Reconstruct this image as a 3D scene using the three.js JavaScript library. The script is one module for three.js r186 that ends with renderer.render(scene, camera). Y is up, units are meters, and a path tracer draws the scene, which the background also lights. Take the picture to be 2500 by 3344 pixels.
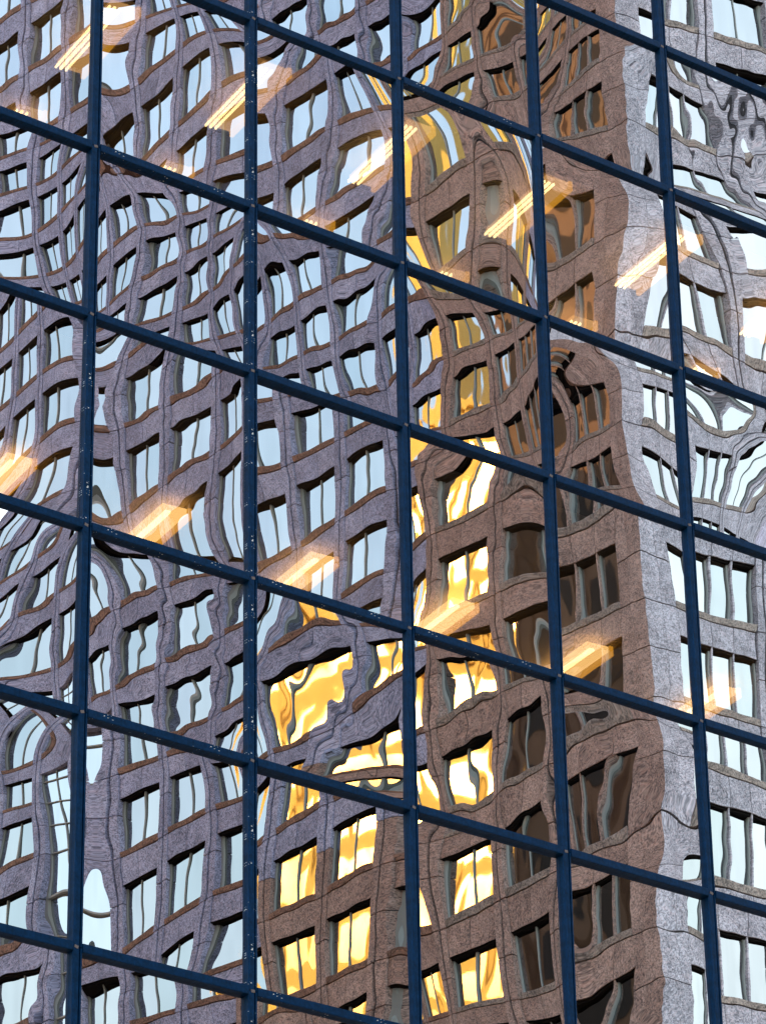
import * as THREE from 'three';
import { mergeGeometries } from 'three/addons/utils/BufferGeometryUtils.js';
import { RectAreaLightUniformsLib } from 'three/addons/lights/RectAreaLightUniformsLib.js';

// ------------------------------------------------------------------ camera, sky, sun, exposure
const scene = new THREE.Scene();
const camera = new THREE.PerspectiveCamera(14.7, 765 / 1024, 0.5, 4000);
const YAW = 0.647855, PITCH = 0.489466, ROLL = -0.016564;
camera.position.set(-14.896, 1.65, 23.607);
{
  const fw = new THREE.Vector3(Math.sin(YAW) * Math.cos(PITCH), Math.sin(PITCH), -Math.cos(YAW) * Math.cos(PITCH));
  const r = new THREE.Vector3(Math.cos(YAW), 0, Math.sin(YAW)), up = new THREE.Vector3().crossVectors(r, fw);
  const c = Math.cos(ROLL), s = Math.sin(ROLL);
  const x = r.clone().multiplyScalar(c).addScaledVector(up, s), y = r.clone().multiplyScalar(-s).addScaledVector(up, c);
  camera.quaternion.setFromRotationMatrix(new THREE.Matrix4().makeBasis(x, y, fw.clone().negate()));
}
const renderer = new THREE.WebGLRenderer({ antialias: true });
renderer.setSize(765, 1024);
renderer.toneMapping = THREE.LinearToneMapping;
renderer.toneMappingExposure = 3.15;
renderer.shadowMap.enabled = true;

const SUN_AZ = 95, SUN_EL = 27;                                // azimuth from +z towards +x
const rad = (d) => d * Math.PI / 180;
const sunDir = new THREE.Vector3(Math.sin(rad(SUN_AZ)) * Math.cos(rad(SUN_EL)), Math.sin(rad(SUN_EL)), Math.cos(rad(SUN_AZ)) * Math.cos(rad(SUN_EL)));
{
  const skyNoise = valueNoise(12, 2024), W = 256, H = 128, d = new Float32Array(W * H * 4);
  for (let j = 0; j < H; j++) for (let i = 0; i < W; i++) {
    const el = ((j + 0.5) / H - 0.5) * Math.PI, az = ((i + 0.5) / W - 0.5) * 2 * Math.PI;
    const v = new THREE.Vector3(Math.cos(el) * Math.cos(az), Math.sin(el), Math.cos(el) * Math.sin(az));
    const e = Math.max(0, v.y), t = 1 - Math.pow(e, 1.7), q = (1 + v.dot(sunDir)) / 2, g = Math.pow(q, 2.5);
    const c = [0.17 + 0.65 * t + 0.55 * g, 0.40 + 0.54 * t + 0.48 * g, 1.05 - 0.11 * t + 0.36 * g];
    const cl = 1 + 0.16 * (skyNoise((i / W * 2) % 1, j / H * 2 % 1) - 0.5) + 0.10 * (skyNoise(i / W * 5 % 1, j / H * 6 % 1) - 0.5);
    for (let k = 0; k < 3; k++) d[(j * W + i) * 4 + k] = el < 0 ? [0.22, 0.20, 0.19][k] : c[k] * (1 + (cl - 1) * [1.3, 1, 0.6][k]);
    d[(j * W + i) * 4 + 3] = 1;
  }
  const sky = new THREE.DataTexture(d, W, H, THREE.RGBAFormat, THREE.FloatType);
  sky.mapping = THREE.EquirectangularReflectionMapping;
  sky.magFilter = THREE.LinearFilter; sky.needsUpdate = true;
  scene.background = sky; scene.environment = sky;
}
const sun = new THREE.DirectionalLight(new THREE.Color().setRGB(1, 0.67, 0.32), 4.8);
sun.position.copy(sunDir).multiplyScalar(300); sun.castShadow = true;
Object.assign(sun.shadow.camera, { left: -200, right: 200, top: 200, bottom: -200, far: 800 });
sun.name = 'sun'; scene.add(sun);
RectAreaLightUniformsLib.init();

// ------------------------------------------------------------------ helpers
let seed = 7;
const rnd = () => { seed = (seed + 0x6d2b79f5) | 0; let t = Math.imul(seed ^ (seed >>> 15), 1 | seed); t = (t + Math.imul(t ^ (t >>> 7), 61 | t)) ^ t; return ((t ^ (t >>> 14)) >>> 0) / 4294967296; };
const rr = (a, b) => a + (b - a) * rnd();
const used = new Map();
function numbered(name) { const n = used.get(name) ?? 0; used.set(name, n + 1); return n ? `${name}_${String(n).padStart(3, '0')}` : name; }
function tag(o, label, category, group) { o.userData.label = label; o.userData.category = category; if (group) o.userData.group = group; return o; }
function thing(name, label, category, group) { const o = new THREE.Group(); o.name = numbered(name); scene.add(o); return tag(o, label, category, group); }
function part(parent, name, geo, mat) {
  const m = new THREE.Mesh(geo, mat); m.name = numbered(name); m.castShadow = m.receiveShadow = true; parent.add(m); return m;
}
// box with uv in metres; x0..x1, y0..y1, z0..z1
function box(x0, x1, y0, y1, z0, z1) {
  const w = x1 - x0, h = y1 - y0, d = z1 - z0, g = new THREE.BoxGeometry(w, h, d), uv = g.attributes.uv;
  const s = [[d, h], [d, h], [w, d], [w, d], [w, h], [w, h]];
  const ou = rnd() * 7, ov = rnd() * 7;
  for (let i = 0; i < uv.count; i++) { const f = s[Math.floor(i / 4)]; uv.setXY(i, uv.getX(i) * f[0] + ou, uv.getY(i) * f[1] + ov); }
  g.translate((x0 + x1) / 2, (y0 + y1) / 2, (z0 + z1) / 2);
  return g;
}
function noiseTexture(size, fn, srgb) {
  const d = new Uint8Array(size * size * 4);
  for (let y = 0; y < size; y++) for (let x = 0; x < size; x++) { const c = fn(x, y); for (let k = 0; k < 3; k++) d[(y * size + x) * 4 + k] = Math.max(0, Math.min(255, c[k])); d[(y * size + x) * 4 + 3] = 255; }
  const t = new THREE.DataTexture(d, size, size); t.wrapS = t.wrapT = THREE.RepeatWrapping; t.magFilter = THREE.LinearFilter; t.needsUpdate = true;
  if (srgb) t.colorSpace = THREE.SRGBColorSpace;
  return t;
}
// tileable value noise
function valueNoise(n, s) {
  let q = s; const r = () => { q = (q * 1664525 + 1013904223) >>> 0; return q / 4294967296; };
  const g = Array.from({ length: n * n }, r);
  return (u, v) => { const x = u * n, y = v * n, i = Math.floor(x), j = Math.floor(y), a = x - i, b = y - j, f = a * a * (3 - 2 * a), h = b * b * (3 - 2 * b); const at = (p, o) => g[((o % n + n) % n) * n + ((p % n + n) % n)]; return (at(i, j) * (1 - f) + at(i + 1, j) * f) * (1 - h) + (at(i, j + 1) * (1 - f) + at(i + 1, j + 1) * f) * h; };
}
const n8 = valueNoise(8, 11), n32 = valueNoise(32, 5), n128 = valueNoise(128, 9), n200 = valueNoise(200, 3);
const graniteMap = noiseTexture(512, (x, y) => {
  const u = x / 512, v = y / 512, sp = n128(u, v), s2 = n200(u, v);
  let b = 205 + (n8(u, v) - 0.5) * 34 + (n32(u, v) - 0.5) * 30;
  const r = [b, b, b];
  if (sp > 0.66) { r[0] -= 44; r[1] -= 44; r[2] -= 42; } else if (sp < 0.3) { r[0] += 26; r[1] += 16; r[2] += 14; }
  if (s2 > 0.7) { r[0] += 34; r[1] += 34; r[2] += 36; } else if (s2 < 0.22) { r[0] -= 40; r[1] -= 46; r[2] -= 44; }
  return r;
}, true);
graniteMap.repeat.set(0.2, 0.2);
// dark blue coating: faint run marks, and on the older bars white chips in clusters
function paintMap(chips) {
  const a = valueNoise(16, 31), b = valueNoise(64, 77), c = valueNoise(128, 19 + chips);
  const t = noiseTexture(512, (x, y) => {
    const u = x / 512, v = y / 512, k = 0.75 + 0.5 * a(u * 4 % 1, v) * 0.6 + 0.25 * b(u, v), cl = a(v, u) > 0.78 && c(u * 0.5, v) > 0.84;
    return chips && cl ? [205, 205, 195] : [4 * k, 36 * k, 62 * k];
  }, true);
  return t;
}
const glassMap = noiseTexture(256, (x, y) => { const u = x / 256, v = y / 256, k = 246 + 9 * n32(u, v * 0.25) - 22 * Math.max(0, n32(u, v / 8) - 0.72) - 10 * Math.max(0, n8(u, v) - 0.6); return [k, k, k]; }, true);
glassMap.repeat.set(0.5, 0.5);
const std = (r, g, b, roughness, extra = {}) => new THREE.MeshPhysicalMaterial({ color: new THREE.Color().setRGB(r, g, b), roughness, specularIntensity: 0.3, ...extra });
const M = {
  granite: std(0.45, 0.47, 0.62, 0.75, { map: graniteMap, name: 'granite' }),  // blue in the base colour carries the cool sky light on the wing
  pale: std(0.55, 0.52, 0.54, 0.75, { map: graniteMap, name: 'granite_bright_lit' }),  // the same granite lightened, for the brighter light on the short face
  pale2: std(0.49, 0.465, 0.485, 0.75, { map: graniteMap, name: 'granite_bright_lit_dark' }),
  brown: std(0.52, 0.365, 0.29, 0.75, { map: graniteMap, name: 'granite_warm_lit' }),  // the same granite browned, for the warm light on the corner bays
  brown2: std(0.45, 0.31, 0.245, 0.75, { map: graniteMap, name: 'granite_warm_lit_dark' }),
  brownSill: std(0.42, 0.36, 0.31, 0.8, { map: graniteMap, name: 'sill_granite_bright_lit' }),  // lighter copy of the sill stone, for the light at the corner
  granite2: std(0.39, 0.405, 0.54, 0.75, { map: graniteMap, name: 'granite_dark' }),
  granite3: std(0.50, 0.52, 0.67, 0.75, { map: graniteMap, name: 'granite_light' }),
  sill: std(0.35, 0.22, 0.165, 0.8, { map: graniteMap, name: 'sill_granite_warm_bounce' }),  // browned to stand for warm light bounced up from the street
  joint: std(0.05, 0.045, 0.045, 0.9),
  frame: std(0.30, 0.31, 0.28, 0.5),
  headShade: std(0.012, 0.010, 0.009, 0.9, { specularIntensity: 0.05 }),  // black of the window heads, also painting the shade under the lintels
  window: std(0.45, 0.475, 0.48, 0.02, { metalness: 1 }),
  blue: new THREE.MeshPhysicalMaterial({ color: new THREE.Color().setRGB(1, 1, 1), roughness: 0.45, specularIntensity: 0.08, map: paintMap(0), name: 'blue_paint' }),
  chipped: new THREE.MeshPhysicalMaterial({ color: new THREE.Color().setRGB(1, 1, 1), roughness: 0.45, specularIntensity: 0.08, map: paintMap(1), name: 'chipped_blue_paint' }),
  sealant: std(0.12, 0.10, 0.09, 0.8),
  black: std(0.008, 0.01, 0.014, 0.8),
};

const paneMats = [[0.88, 0.92, 0.93, 0.85], [0.86, 0.91, 0.93, 0.86], [0.89, 0.91, 0.92, 0.84], [0.85, 0.90, 0.92, 0.86]].map(([r, g, b, k]) => new THREE.MeshPhysicalMaterial({ color: new THREE.Color().setRGB(r, g, b), map: glassMap, roughness: 0, metalness: 1, transparent: true, opacity: k, name: 'mirror_glass' }));   // half-silvered: mirrors most of the light and lets the rest through

// ------------------------------------------------------------------ ground
{
  const g = new THREE.PlaneGeometry(3000, 3000); g.rotateX(-Math.PI / 2);
  const m = new THREE.Mesh(g, std(0.16, 0.15, 0.14, 0.9)); m.name = 'ground'; m.receiveShadow = true;
  m.userData = { kind: 'structure', label: 'grey paved street ground between the towers' }; scene.add(m);
}

// ------------------------------------------------------------------ glass tower (its curtain wall is the plane z = 0)
const PW = 1.6, T0 = 21.8935, H1 = 1.946, H2 = 1.6307;
const Ty = (j) => { const n = Math.floor(j / 2); return T0 - (n * (H1 + H2) + (j - 2 * n ? H1 : 0)); };
const Mx = (i) => (i - 1) * PW;
const tower = thing('glass_office_tower', 'dark blue framed glass curtain wall tower mirroring the granite building', 'office building');
const MW = 0.085, MD = 0.05, TH = 0.072, TD = 0.058;
// mullion cap: a front strip, a groove and a second strip, like the split caps in the wall
function mullionGeo(h) {
  const s = new THREE.Shape(); const w = MW / 2, d = MD;
  s.moveTo(-w, -0.02); s.lineTo(-w, d - 0.004); s.lineTo(-w + 0.004, d); s.lineTo(0.013, d); s.lineTo(0.013, d - 0.03); s.lineTo(0.026, d - 0.03); s.lineTo(0.026, d); s.lineTo(w - 0.003, d); s.lineTo(w, d - 0.003); s.lineTo(w, -0.02);
  const g = new THREE.ExtrudeGeometry(s, { depth: h, bevelEnabled: false, steps: 1 });
  g.rotateX(-Math.PI / 2);                       // shape x, y -> x, -z ; extrude -> y
  g.scale(1, 1, -1); const ix = g.index; if (!ix) { const p = g.attributes.position, n = g.attributes.normal, uv = g.attributes.uv; for (let i = 0; i < p.count; i += 3) for (const a of [p, n, uv]) { const t = []; for (let k = 0; k < a.itemSize; k++) { t[k] = a.array[(i + 1) * a.itemSize + k]; a.array[(i + 1) * a.itemSize + k] = a.array[(i + 2) * a.itemSize + k]; a.array[(i + 2) * a.itemSize + k] = t[k]; } } }
  return g;
}
const mull1 = mullionGeo(H1 - 0.006), mull2 = mullionGeo(H2 - 0.006);
const transomLen = PW - MW;
const transomGeo = (() => { const g = mergeGeometries([box(0, transomLen, -TH / 2, TH / 2, -0.02, TD - 0.003), box(0.002, transomLen - 0.002, -TH / 2 + 0.003, TH / 2 - 0.003, TD - 0.003, TD)]); return g; })();
const sealGeo = box(-0.022, 0.012, -0.012, 0.012, -0.01, 0.0025);
const PANE_COEF = {};
/*PANES*/
PANE_COEF['1_2'] = [25, 150, -19, 64, -27, 69, 147, -29, -87, 3, -29, 11, -160, 106, -108, -65, 136, -210, 151, 8];
PANE_COEF['2_2'] = [563, -546, -83, 2, 26, -78, 107, -4, -7, 63, -45, -57, 54, -44, 40, -21, 20, -21, -12, -14];
PANE_COEF['3_2'] = [239, -320, 26, 50, -20, -33, 7, 35, -47, 47, 2, -28, 34, 30, 85, 101, -86, -180, 54, 84];
PANE_COEF['4_2'] = [1, -31, -18, -30, -38, 59, -13, 12, -1, 24, -16, 28, -18, 52, -40, 9, -53, -26, -32, 13];
PANE_COEF['1_0'] = [227, -174, -135, 17, 172, -46, -17, 94, -8, 110, -27, -183, 90, -183, -9, 29, 85, -51, -90, -101];
PANE_COEF['2_0'] = [46, 785, 21, 158, 51, 48, 113, -74, -29, 22, -32, -225, -87, -28, -42, -8, 2, -205, -33, 30];
PANE_COEF['3_0'] = [110, -200, -26, -17, 60, 166, 42, -160, 27, 315, -152, 302, -76, 74, 126, -105, 57, 416, -22, 47];
PANE_COEF['4_0'] = [-190, 124, -20, 141, 38, 106, 44, 141, -27, 32, -63, 103, -96, -24, -74, 105, -170, 84, -86, -62];
PANE_COEF['1_1'] = [301, 54, -165, 225, -259, -202, -26, -62, -169, -111, -107, 252, -3, -98, 69, 13, 88, 141, -90, 79];
PANE_COEF['2_1'] = [432, -384, -170, 63, -248, 109, 149, -40, 47, -21, -62, 241, -28, -32, -39, -44, -80, -15, 113, -13];
PANE_COEF['3_1'] = [355, -104, -122, 86, -151, -81, -98, 27, -177, -180, -94, 215, -46, -120, -48, -15, 17, 142, -103, 62];
PANE_COEF['4_1'] = [-70, -82, -354, 153, -229, 73, 66, 112, -34, 38, -248, 527, -234, -60, -72, 79, -290, 202, -159, 26];
PANE_COEF['1_3'] = [119, -163, 44, 57, 20, 41, -86, -44, 11, -37, -51, 40, -3, -69, -9, 107, -92, 128, 43, -40];
PANE_COEF['2_3'] = [213, 555, 266, 130, 295, -110, 31, 22, -104, -78, -38, -164, 122, -197, 46, -65, 223, 106, -307, 121];
PANE_COEF['3_3'] = [305, -511, -4, 47, 117, -166, 90, -71, 80, -13, -21, -11, -51, -65, 85, -66, 35, -13, 87, -76];
PANE_COEF['4_3'] = [126, -236, 86, 101, 209, -37, -181, 346, -302, -44, -59, 5, -92, -77, 33, 97, -131, 279, -386, 164];
PANE_COEF['1_4'] = [137, -235, -87, 53, 43, 12, 103, 21, -24, 94, -29, -91, 4, -36, -46, -61, 16, 9, -78, -17];
PANE_COEF['2_4'] = [281, -1016, -43, 100, 1, -35, 7, 74, 0, 51, -4, -33, -26, 1, 51, -31, 21, 33, -39, 0];
PANE_COEF['3_4'] = [329, -951, 55, -84, 119, -9, -77, -105, 158, -45, -84, -24, 84, -142, -25, 114, 125, -94, 86, -15];
PANE_COEF['4_4'] = [113, -759, -10, 70, 92, 117, -27, -270, -96, 6, 43, -45, 89, 47, -119, -11, 18, 20, 94, 12];
PANE_COEF['0_1'] = [-50, 370, 135, 189, -337, -247, -233, 24, -136, -91, 0, 159, 121, -42, -40, 47, 110, -6, -81, 70];
PANE_COEF['0_2'] = [357, 724, -393, 178, -87, -24, -174, -20, -171, 61, 20, 9, 114, 93, 63, 53, 18, -25, -166, 51];
PANE_COEF['0_3'] = [192, 90, -560, 924, -294, 454, -709, 174, -274, -14, -11, 31, 133, -8, -182, 144, -24, 48, 87, 125];
PANE_COEF['3_-1'] = [209, -32, -439, 220, -331, 208, -140, -312, 363, 127, -91, 287, 165, 119, -158, 224, 146, -100, 272, -92];
PANE_COEF['4_-1'] = [-108, 507, -141, 103, -149, 284, -287, 98, -21, -145, 329, -31, -42, -19, -96, -8, -30, 44, 128, -33];
PANE_COEF['5_-1'] = [-207, 535, 213, -51, 114, 84, 94, 251, -229, -26, 40, 139, 49, -294, 23, -46, -38, 32, -174, 242];
PANE_COEF['5_0'] = [-33, 3, 81, 22, -22, -50, 324, -29, -76, -27, 93, -7, -82, 8, 21, -70, -27, -6, 87, -11];
PANE_COEF['5_1'] = [-764, 703, -823, 1665, -428, 4, 1050, -192, -104, 24, -74, 209, -82, 59, -49, -135, -136, 90, 148, 41];
PANE_COEF['0_4'] = [-109, -249, -83, 395, -892, -6, -113, 40, -602, 4, -56, 32, 10, 454, 3, -27, 16, 16, 17, 475];
/*ENDPANES*/
// a pane as a gently warped sheet: height h(x, y) from a polynomial in -1..1 coordinates plus roller waves
function paneGeometry(w, h, nx, ny, coef, waves) {
  const pos = [], nor = [], uv = [], idx = [];
  for (let b = 0; b <= ny; b++) for (let a = 0; a <= nx; a++) {
    const s = a / nx * 2 - 1, t = b / ny * 2 - 1, x = a / nx * w, y = b / ny * h;
    let z = 0, zs = 0, zt = 0, k = 0;
    for (let deg = 1; deg <= 5; deg++) for (let p = deg; p >= 0; p--) {
      const q = deg - p, c = coef[k++]; if (!c) continue;
      z += c * s ** p * t ** q; if (p) zs += c * p * s ** (p - 1) * t ** q; if (q) zt += c * q * s ** p * t ** (q - 1);
    }
    let zx = zs * 2 / w, zy = zt * 2 / h;
    for (const [kx, ky, am, ph] of waves) { const f = kx * x + ky * y + ph; z += am * Math.sin(f); zx += am * kx * Math.cos(f); zy += am * ky * Math.cos(f); }
    pos.push(x, y, z); uv.push(x, y);
    const l = Math.hypot(zx, zy, 1); nor.push(-zx / l, -zy / l, 1 / l);
    if (a < nx && b < ny) { const o = b * (nx + 1) + a; idx.push(o, o + 1, o + nx + 2, o, o + nx + 2, o + nx + 1); }
  }
  const g = new THREE.BufferGeometry();
  g.setAttribute('position', new THREE.Float32BufferAttribute(pos, 3)); g.setAttribute('normal', new THREE.Float32BufferAttribute(nor, 3));
  g.setAttribute('uv', new THREE.Float32BufferAttribute(uv, 2)); g.setIndex(idx);
  return g;
}
const I0 = -2, I1 = 9, J0 = -5, J1 = 9;                      // the part of the wall built pane by pane
// fine roller waves of the toughened glass; the short spandrel panes are worse
function paneWaves(short) {
  const w = [];
  for (let k = 0; k < 9; k++) {
    const L = rr(0.17, 0.6), q = 2 * Math.PI / L, a = k % 3 ? rr(-0.5, 0.5) + (rnd() < 0.55 ? 0 : Math.PI / 2) : rr(0, Math.PI);
    w.push([Math.cos(a) * q, Math.sin(a) * q, rr(0.3, 1) * (short ? 0.00030 : 0.00014) / q, rr(0, 6.3)]);
  }
  return w;
}
function randomCoef(short) {
  const f = short ? 1 : 0.5, c = [rr(-1, 1) * 350, rr(-1, 1) * 450];
  for (let deg = 2; deg <= 4; deg++) for (let k = 0; k <= deg; k++) c.push(rr(-1, 1) * [0, 0, 110, 35, 12][deg] * f);
  return c;
}
for (let i = I0; i < I1; i++) for (let j = J0; j < J1; j++) {
  const short = ((j % 2) + 2) % 2 === 1, w = transomLen - 0.004, y1 = Ty(j) - TH / 2 - 0.002, y0 = Ty(j + 1) + TH / 2 + 0.002;
  const coef = (PANE_COEF[i + '_' + j] ?? randomCoef(short)).map((c) => c * 1e-5);
  const g = paneGeometry(w, y1 - y0, 70, 80, coef, paneWaves(short));
  const p = part(tower, 'pane', g, paneMats[Math.floor(rnd() * 4)]); p.position.set(Mx(i) + MW / 2 + 0.002, y0, 0.006);
  const m = part(tower, 'mullion', short ? mull2 : mull1, i === 2 || (i === 1 && j === 2) ? M.chipped : M.blue); m.position.set(Mx(i), Ty(j + 1) + 0.003, 0);
  const t = part(tower, 'transom', transomGeo, i > 0 && i < 4 && rnd() < 0.5 ? M.chipped : M.blue); t.position.set(Mx(i) + MW / 2, Ty(j), 0);
  const e = part(tower, 'joint_sealant', sealGeo, M.sealant); e.position.set(Mx(i) + rr(-0.008, 0.008), Ty(j), MD); e.rotation.z = rr(-0.3, 0.3);
}
// the rest of the wall, beyond what the photograph shows, and the solid body behind it
{
  const glass = [], bars = [];
  const IA = -26, IB = 19, JA = -14, JB = 12;
  for (let i = IA; i < IB; i++) for (let j = JA; j < JB; j++) {
    if (i >= I0 && i < I1 && j >= J0 && j < J1) continue;
    glass.push(box(Mx(i) + MW / 2, Mx(i + 1) - MW / 2, Ty(j + 1) + TH / 2, Ty(j) - TH / 2, 0, 0.008));
    bars.push(box(Mx(i) + MW / 2, Mx(i + 1) - MW / 2, Ty(j) - TH / 2, Ty(j) + TH / 2, -0.02, TD));
    bars.push(box(Mx(i) - MW / 2, Mx(i) + MW / 2, Ty(j + 1), Ty(j), -0.02, MD));
  }
  const g = part(tower, 'outer_glazing', mergeGeometries(glass), M.window); g.userData.kind = 'stuff';
  const b = part(tower, 'outer_framing', mergeGeometries(bars), M.blue); b.userData.kind = 'stuff';
  const xa = Mx(IA), xb = Mx(IB), top = Ty(JA), ia = Mx(I0), ib = Mx(I1), ta = Ty(J0), tb = Ty(J1);
  part(tower, 'body', mergeGeometries([box(xa, ia, 0, top, -30, -0.05), box(ib, xb, 0, top, -30, -0.05), box(ia, ib, ta, top, -30, -0.05), box(ia, ib, 0, tb, -30, -0.05), box(ia, ib, tb, ta, -30, -12)]), M.black);
  part(tower, 'roof', box(xa - 0.1, xb + 0.1, top, top + 0.6, -30, 0.1), M.blue);
}
// office floors behind the tall panes, closed spandrel zones behind the short ones
const ceilingMat = std(0.62, 0.54, 0.44, 0.9), darkenedCeiling = std(0.05, 0.05, 0.05, 0.9), carpet = std(0.05, 0.05, 0.055, 1), innerWall = std(0.06, 0.06, 0.06, 0.9);  // last ceiling colour: the same ceiling darkened to paint the unlit floors
for (let j = -4; j < 8; j += 2) {
  const y1 = Ty(j), y0 = Ty(j + 1), xa = Mx(I0), xb = Mx(I1);
  part(tower, 'ceiling', box(xa, xb, y1 - 0.11, y1 - 0.06, -12, -0.28), j === 0 || j === 2 ? ceilingMat : darkenedCeiling);
  part(tower, 'spandrel_back', box(xa, xb, Ty(j), Ty(j - 1), -12, -0.06), M.black);
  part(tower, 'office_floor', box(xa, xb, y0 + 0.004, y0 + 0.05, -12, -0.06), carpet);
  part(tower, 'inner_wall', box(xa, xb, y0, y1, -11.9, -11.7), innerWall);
}
// linear ceiling lights in rows running in from the glass
const glow = (r, g, b, k) => new THREE.MeshStandardMaterial({ color: 0x000000, roughness: 0.6, emissive: new THREE.Color().setRGB(r, g, b), emissiveIntensity: k });
const lensMat = [glow(1, 0.52, 0.18, 0.9), glow(1, 0.56, 0.18, 2.0)], tubeMat = [glow(1, 0.70, 0.30, 3.2), glow(1, 0.70, 0.30, 3.4)], sideMat = [glow(1, 0.44, 0.04, 0.9), glow(1, 0.42, 0.04, 1.1)];
const ORD = ['first', 'second', 'third', 'fourth', 'fifth', 'sixth', 'seventh', 'eighth', 'ninth', 'tenth', 'eleventh'];
for (const [j, floorName] of [[0, 'upper lit floor'], [2, 'lower lit floor']]) for (let i = 0; i < 7; i++) for (let k = j ? 1 : 0; k < 2; k++) {
  const t = thing('ceiling_light', `warm ceiling light ${k ? 'deeper in' : 'near the glass'}, ${floorName}, ${ORD[i]} row from left`, 'ceiling light', 'ceiling lights glowing behind the glass');
  const a = 0.111, d0 = 0.19 + k * 1.82, n = j ? 1 : 0, L = 1.1;
  t.position.set(Mx(i) + 0.15 * PW + d0 * a, Ty(j) - 0.19, -d0); t.rotation.y = -a;
  part(t, 'lens', box(0.02, 0.26, -0.06, -0.002, -L + 0.02, -0.02), lensMat[n]);
  part(t, 'side_panel', box(0.262, 0.30, -0.10, 0, -L, 0), sideMat[n]);
  for (const [x, w] of n ? [[0.05, 0.05]] : [[0.0, 0.016], [0.045, 0.022], [0.10, 0.016]]) part(t, 'tube', box(x, x + w, -0.085, -0.062, -L + 0.02, -0.02), tubeMat[n]);
  const l = new THREE.RectAreaLight(new THREE.Color().setRGB(1, 0.62, 0.24), 1.0, 0.26, L - 0.06); l.name = 'fixture_glow'; l.castShadow = true;
  l.position.set(0.15, -0.105, -L / 2); l.rotation.x = -Math.PI / 2; t.add(l);
}

// ------------------------------------------------------------------ the granite building across the street, seen in the glass
const CX = 64.961, CZ = 67.232, V0 = 62.5, FL = 3.6, BAY = 3.0, PIL = 0.64;
const granite = thing('granite_office_building', 'pink grey granite office building with deep square windows, mirrored in the glass wall', 'office building');
const faceL = new THREE.Matrix4(), faceR = new THREE.Matrix4();
{
  const a = rad(-6.5), dx = Math.sin(a), dz = Math.cos(a);      // away from the corner along the long face
  faceL.makeBasis(new THREE.Vector3(dx, 0, dz), new THREE.Vector3(0, 1, 0), new THREE.Vector3(-dz, 0, dx)).setPosition(CX, 0, CZ);
  const b = rad(96.1), ex = Math.sin(b), ez = Math.cos(b);
  faceR.makeBasis(new THREE.Vector3(-ex, 0, -ez), new THREE.Vector3(0, 1, 0), new THREE.Vector3(ez, 0, -ex)).setPosition(CX, 0, CZ);
}
const pieces = { pilaster_stone: [], spandrel_stone: [], sill_stone: [], pier_stone: [], fin_stone: [] };
const JG = 0.021;                                             // half of a joint
const OUT = 0.0, DEEP = -0.45;
const coolLitGranites = [M.granite, M.granite, M.granite2, M.granite3], warmLitGranites = [M.brown, M.brown, M.brown2], brightLitGranites = [M.pale, M.pale, M.pale2];   // same granite in cool, warm and bright tints: uneven light put into colour
const pick = (F, x, y) => { const g = F === faceL && (x < 11.4 || (x < 20.5 && y < 60)) ? warmLitGranites : F === faceR ? brightLitGranites : coolLitGranites; return g[Math.floor(rnd() * g.length)]; };  // low centre takes the brown too, painting the warm light there
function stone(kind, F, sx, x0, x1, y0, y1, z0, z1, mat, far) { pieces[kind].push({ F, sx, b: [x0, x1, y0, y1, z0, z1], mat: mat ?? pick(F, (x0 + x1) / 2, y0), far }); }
function sillGeo(x0, x1, y0, y1) {                            // a sill course whose face leans out over the spandrel
  const s = new THREE.Shape(); s.moveTo(DEEP, y0); s.lineTo(0.0, y0); s.lineTo(0.05, y1 - 0.02); s.lineTo(0.05, y1); s.lineTo(DEEP, y1);
  const g = new THREE.ExtrudeGeometry(s, { depth: x1 - x0, bevelEnabled: false }); g.rotateY(-Math.PI / 2); g.scale(1, 1, 1);
  g.rotateY(0); g.translate(x1, 0, 0);
  return g;
}
const glassVariants = [];
{
  for (let k = 0; k < 8; k++) glassVariants.push(() => 0);
}
function windowPane(w, h) {
  const wv = [];
  for (let k = 0; k < 4; k++) { const a = rr(-0.5, 0.5), L = rr(0.5, 1.6), q = 2 * Math.PI / L; wv.push([Math.cos(a) * q, Math.sin(a) * q, rr(0.3, 1) * 0.0035 / q, rr(0, 6.3)]); }
  const b = rr(-1, 1) * 0.004;
  return paneGeometry(w, h, 14, 18, [rr(-1, 1) * 0.004 * w / 2, rr(-1, 1) * 0.004 * h / 2, b * w / 4, rr(-1, 1) * 0.001, b * h / 4], wv);
}
const windowMats = [[0.37, 0.385, 0.375], [0.32, 0.35, 0.345], [0.40, 0.41, 0.395], [0.345, 0.36, 0.36]].map(([r, g, b]) => std(r, g, b, 0.02, { metalness: 1 }));
const paneSets = { two: Array.from({ length: 10 }, () => windowPane(1.11, 2.2)), three: Array.from({ length: 10 }, () => windowPane(0.86, 2.2)) };
const OPEN = BAY - PIL, OH = 2.55, SI = 0.25;
const frameGeo2 = mergeGeometries([box(0, 0.07, SI, OH - 0.07, -0.40, -0.20), box(OPEN - 0.07, OPEN, SI, OH - 0.07, -0.40, -0.20), box(OPEN / 2 - 0.025, OPEN / 2 + 0.025, SI, OH - 0.07, -0.38, -0.22), box(0.07, OPEN - 0.07, SI, SI + 0.05, -0.38, -0.22)]);
const headGeo2 = mergeGeometries([box(0.0, OPEN, OH - 0.07, OH - 0.022, -0.4, -0.12), box(0.0, OPEN, OH - 0.02, OH - 0.002, -0.44, -0.03)]);  // frame head, then a black panel painting the shade of the soffit
const TRI = 3.2;
const frameGeo3 = mergeGeometries([0, 1.09, 2.18].flatMap((o) => [box(o, o + 0.06, SI, OH - 0.07, -0.40, -0.20), box(o + 0.96, o + 1.02, SI, OH - 0.07, -0.40, -0.20), box(o + 0.06, o + 0.96, SI, SI + 0.05, -0.38, -0.22)]));
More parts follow.
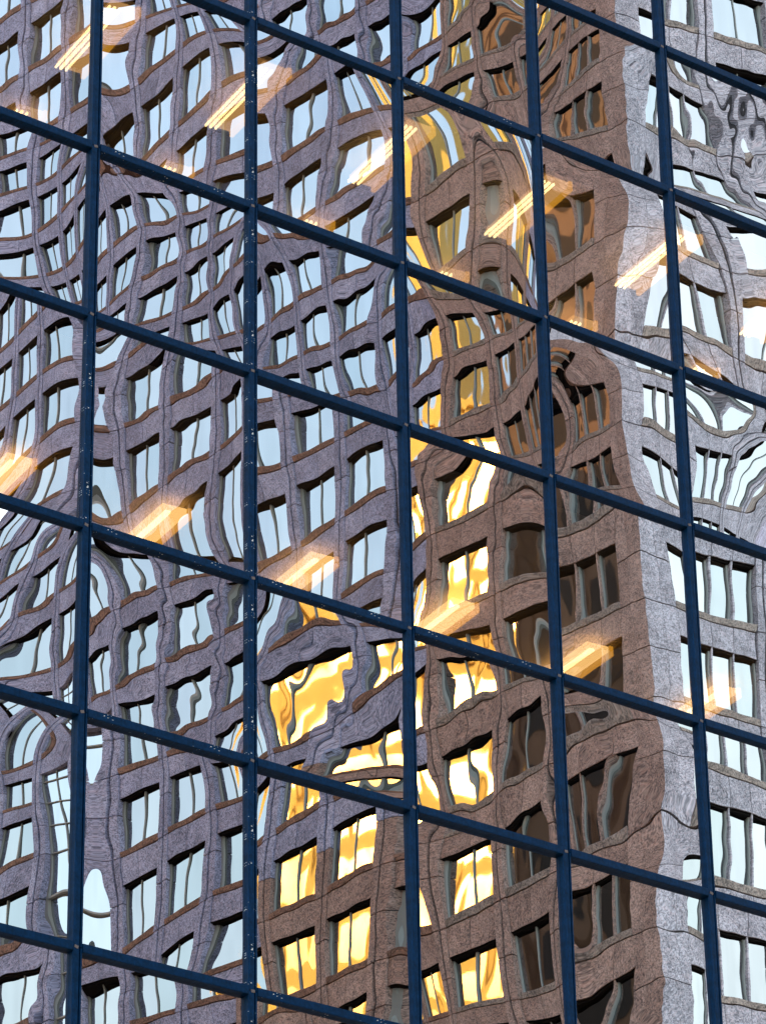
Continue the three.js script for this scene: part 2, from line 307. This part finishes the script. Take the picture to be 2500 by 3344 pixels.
const headGeo3 = mergeGeometries([box(0.0, TRI, OH - 0.07, OH - 0.022, -0.4, -0.12), box(0.0, TRI, OH - 0.02, OH - 0.002, -0.44, -0.065)]);  // likewise with a black soffit panel in place of shade
function placed(mesh, F, x, y) { mesh.applyMatrix4(new THREE.Matrix4().multiplyMatrices(F, new THREE.Matrix4().makeTranslation(x, y, 0))); return mesh; }
const farGlass = [], farFrame = [], farHead = [];
const atriumFrame = mergeGeometries([box(0, 0.06, 0, FL, -0.40, -0.20), box(OPEN - 0.06, OPEN, 0, FL, -0.40, -0.20), box(OPEN / 2 - 0.025, OPEN / 2 + 0.025, 0, FL, -0.38, -0.22), ...[0.0, 1.8].map((q) => box(0.061, OPEN - 0.061, q, q + 0.06, -0.39, -0.19))]);
const atriumPanes = Array.from({ length: 5 }, () => windowPane(1.11, FL));
function addAtrium(F, x, y) {
  const w = new THREE.Group(); w.name = numbered('window'); granite.add(w); placed(w, F, x, y);
  part(w, 'frame', atriumFrame, M.frame);
  for (const o of [0.03, OPEN / 2 + 0.02]) { const p = part(w, 'window_pane', atriumPanes[Math.floor(rnd() * 5)], M.window); p.position.set(o, 0, -0.28); p.rotation.set(rr(-1, 1) * 0.002, rr(-1, 1) * 0.002, 0); }
}
function addWindow(F, x, y, three, near) {
  if (!near) {
    const mt = new THREE.Matrix4().multiplyMatrices(F, new THREE.Matrix4().makeTranslation(x, y, 0));
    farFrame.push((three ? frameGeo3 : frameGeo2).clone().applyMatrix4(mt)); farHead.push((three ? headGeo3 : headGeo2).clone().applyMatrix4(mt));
    farGlass.push(box(0.02, (three ? TRI : OPEN) - 0.02, SI, OH - 0.07, -0.44, -0.28).applyMatrix4(mt)); return;
  }
  const w = new THREE.Group(); w.name = numbered('window'); granite.add(w); placed(w, F, x, y);
  part(w, 'frame', three ? frameGeo3 : frameGeo2, M.frame); part(w, 'window_head_shade', three ? headGeo3 : headGeo2, M.headShade);
  const set = three ? paneSets.three : paneSets.two;
  (three ? [0.08, 1.17, 2.26] : [0.07, OPEN / 2 + 0.02]).forEach((o) => {
    const p = part(w, 'window_pane', set[Math.floor(rnd() * set.length)], windowMats[Math.floor(rnd() * 4)]);
    p.position.set(o, SI + 0.04, -0.28); p.rotation.set(rr(-1, 1) * 0.002, rr(-1, 1) * 0.003, 0);
  });
}
// sx = 1: local x runs away from the corner (long face); sx = -1: mirrored (short face)
const backs = [];
function face(F, sx, bays, n0, n1, nearN0, name) {
  const X = (a, b) => sx > 0 ? [a, b] : [-b, -a];
  for (let n = n0; n < n1; n++) {
    const y = V0 + FL * n, far = n < nearN0;
    const put = (kind, a, b, y0, y1, z0, z1, mat) => { const [p, q] = X(a, b); stone(kind, F, sx, p, q, y0, y1, z0, z1, mat, far); };
    // corner pier: two stones wide, two high
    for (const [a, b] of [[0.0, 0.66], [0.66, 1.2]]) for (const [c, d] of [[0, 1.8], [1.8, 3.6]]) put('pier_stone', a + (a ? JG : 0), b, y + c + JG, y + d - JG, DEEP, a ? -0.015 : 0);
    const openings = [[1.2, 4.4, true]];
    for (let k = 0; k < bays; k++) {
      const u = 4.75 + BAY * k;
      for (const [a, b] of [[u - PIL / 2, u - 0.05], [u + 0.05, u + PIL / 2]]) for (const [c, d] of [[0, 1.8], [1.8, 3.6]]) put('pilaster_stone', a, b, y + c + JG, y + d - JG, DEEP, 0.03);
      openings.push([u + PIL / 2, u + BAY - PIL / 2, false]);
    }
    openings.pop();
    for (const [a, b, three] of openings) {
      const hall = F === faceL && !far && n <= 1 && openings.findIndex((o) => o[0] === a) === 9;
      if (hall) { addAtrium(F, X(a, b)[0], y); if (n < 1) continue; }
      const w = (b - a) / (three ? 3 : 2);
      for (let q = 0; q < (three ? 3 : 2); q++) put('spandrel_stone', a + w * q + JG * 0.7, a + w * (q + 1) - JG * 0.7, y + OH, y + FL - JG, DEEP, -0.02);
      if (hall) continue;
      const [p, q2] = X(a + 0.004, b - 0.004);
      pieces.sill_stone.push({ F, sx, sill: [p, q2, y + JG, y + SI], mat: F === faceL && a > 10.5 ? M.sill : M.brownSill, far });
      if (three) for (const o of [1.09, 2.18]) put('fin_stone', a + o - 0.07 + 0.0, a + o, y + SI, y + OH, -0.44, -0.06);
      const [x0] = X(a, b); addWindow(F, x0, y, three, !far);
    }
  }
  const ulen = 4.75 + BAY * (bays - 1) + PIL / 2, [p, q] = X(0.02, ulen);
  backs.push(box(p, q, 0, V0 + FL * n1, -0.9, -0.45).applyMatrix4(F));
  backs.push(...[]);
  // dark bed behind the open joints
  for (let n = n0; n < n1; n++) {
    const y = V0 + FL * n;
    const beds = [[0.01, 1.19]]; for (let k = 0; k < bays; k++) { const u = 4.75 + BAY * k; beds.push([u - PIL / 2 + 0.01, u + PIL / 2 - 0.01]); }
    for (const [a, b] of beds) { const [c, d] = X(a, b); backs.push(box(c, d, y, y + FL, -0.449, -0.045).applyMatrix4(F)); }
    const gap = F === faceL && n < 1 && n >= nearN0 ? [4.75 + 8 * BAY + PIL / 2 - 0.01, 4.75 + 9 * BAY - PIL / 2 + 0.01] : null;
    for (const [e, f] of gap ? [[0.01, gap[0]], [gap[1], ulen - 0.01]] : [[0.01, ulen - 0.01]]) { const [c, d] = X(e, f); backs.push(box(c, d, y + OH + 0.01, y + FL, -0.4495, -0.055).applyMatrix4(F)); }
  }
}
const BL = 13, BR = 3;
face(faceL, 1, BL, -17, 13, -5); face(faceR, -1, BR, -17, 13, -5);
// pieces nearest the middle of the view are parts, the others one mass
const mid = new THREE.Vector3(0, 76, 0);
for (const [kind, list] of Object.entries(pieces)) {
  for (const s of list) {
    const c = s.b ? new THREE.Vector3((s.b[0] + s.b[1]) / 2, (s.b[2] + s.b[3]) / 2, 0) : new THREE.Vector3((s.sill[0] + s.sill[1]) / 2, s.sill[2], 0);
    s.d = Math.hypot(Math.abs(c.x) - 8, c.y - 72) + (s.far ? 1000 : 0);
  }
  list.sort((a, b) => a.d - b.d);
  const geo = (s) => s.sill ? sillGeo(...s.sill) : box(...s.b);
  const rest = new Map();
  list.forEach((s, k) => {
    if (k < 290 && !s.far) { const m = part(granite, kind, geo(s), s.mat); m.applyMatrix4(s.F); } else { const g = geo(s).applyMatrix4(s.F); const e = g.index ? g.toNonIndexed() : g; if (!rest.has(s.mat)) rest.set(s.mat, []); rest.get(s.mat).push(e); }
  });
  for (const [mat, gs] of rest) { const m = part(granite, kind.replace('_stone', '_stonework'), mergeGeometries(gs), mat); m.userData.kind = 'stuff'; }
}
{ const m = part(granite, 'joint_bed', mergeGeometries(backs), M.joint); m.userData.kind = 'stuff'; }
for (const [nm, gs, mat] of [['far_glazing', farGlass, M.window], ['far_frames', farFrame, M.frame], ['far_heads_shade', farHead, M.headShade]]) part(granite, nm, mergeGeometries(gs), mat).userData.kind = 'stuff';
// its body
{
  const top = V0 + FL * 13, uL = 4.75 + BAY * (BL - 1) + PIL / 2, uR = 4.75 + BAY * (BR - 1) + PIL / 2;
  const P = (F, x, z) => { const v = new THREE.Vector3(x, 0, z).applyMatrix4(F); return [v.x, v.z]; };
  const a = P(faceL, 1.5, -0.9), b = P(faceL, uL, -0.9), c = P(faceR, -uR, -0.9);
  const sh = new THREE.Shape(); sh.moveTo(a[0], -a[1]); sh.lineTo(b[0], -b[1]); sh.lineTo(b[0] + 30, -b[1]); sh.lineTo(c[0] + 30, -c[1]); sh.lineTo(c[0], -c[1]); sh.closePath();
  const g = new THREE.ExtrudeGeometry(sh, { depth: top, bevelEnabled: false }); g.rotateX(-Math.PI / 2);
  part(granite, 'building_core', g, M.granite);
}

// ------------------------------------------------------------------ sunlit sandstone tower up the street, caught in the granite building's windows
function slab(name, label, cx, cz, az, w, d, h, mats, storeys) {
  const t = thing(name, label, 'office building'); t.position.set(cx, 0, cz); t.rotation.y = rad(az);
  part(t, 'wall', box(-w / 2, w / 2, 0, h, -d, 0), mats[0]);
  const lits = [], fins = [];
  for (let y = 6; y < h - 3; y += storeys) for (let x = -w / 2 + 1.2; x < w / 2 - 2; x += 3.4) lits.push(box(x, x + 2.2, y, y + storeys * 0.68, -0.1, 0.03));
  part(t, 'window_band', mergeGeometries(lits), mats[1]).userData.kind = 'stuff';
  for (let x = -w / 2; x < w / 2; x += 3.4) fins.push(box(x, x + 0.6, 0, h, 0, 0.35));
  part(t, 'pilasters', mergeGeometries(fins), mats[0]).userData.kind = 'stuff';
  part(t, 'parapet', box(-w / 2 - 0.3, w / 2 + 0.3, h, h + 1.2, -d - 0.3, 0.4), mats[0]);
  return t;
}
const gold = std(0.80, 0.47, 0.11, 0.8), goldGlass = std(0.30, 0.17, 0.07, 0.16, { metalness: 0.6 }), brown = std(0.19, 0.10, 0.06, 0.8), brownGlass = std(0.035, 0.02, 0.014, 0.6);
{
  const t = slab('sandstone_tower', 'golden sunlit sandstone tower glimpsed in the granite building\'s windows', -11.6, 135.8, 111.5, 10, 24, 128, [gold, goldGlass], 4);
  part(t, 'spire_block', box(-5, -2.4, 129.3, 168, -8, 0), gold);
}
slab('low_sandstone_block', 'lower golden sunlit block beside the sandstone tower, glimpsed in the windows', 0.6, 133.2, 111.5, 16, 20, 106, [gold, goldGlass], 4);
slab('brown_brick_tower', 'shaded brown tower with dark windows glimpsed in the corner windows', 29, 80, 90, 44, 28, 150, [brown, brownGlass], 3.6);  // height raised so its sunlit top throws warm light onto the granite

renderer.render(scene, camera);
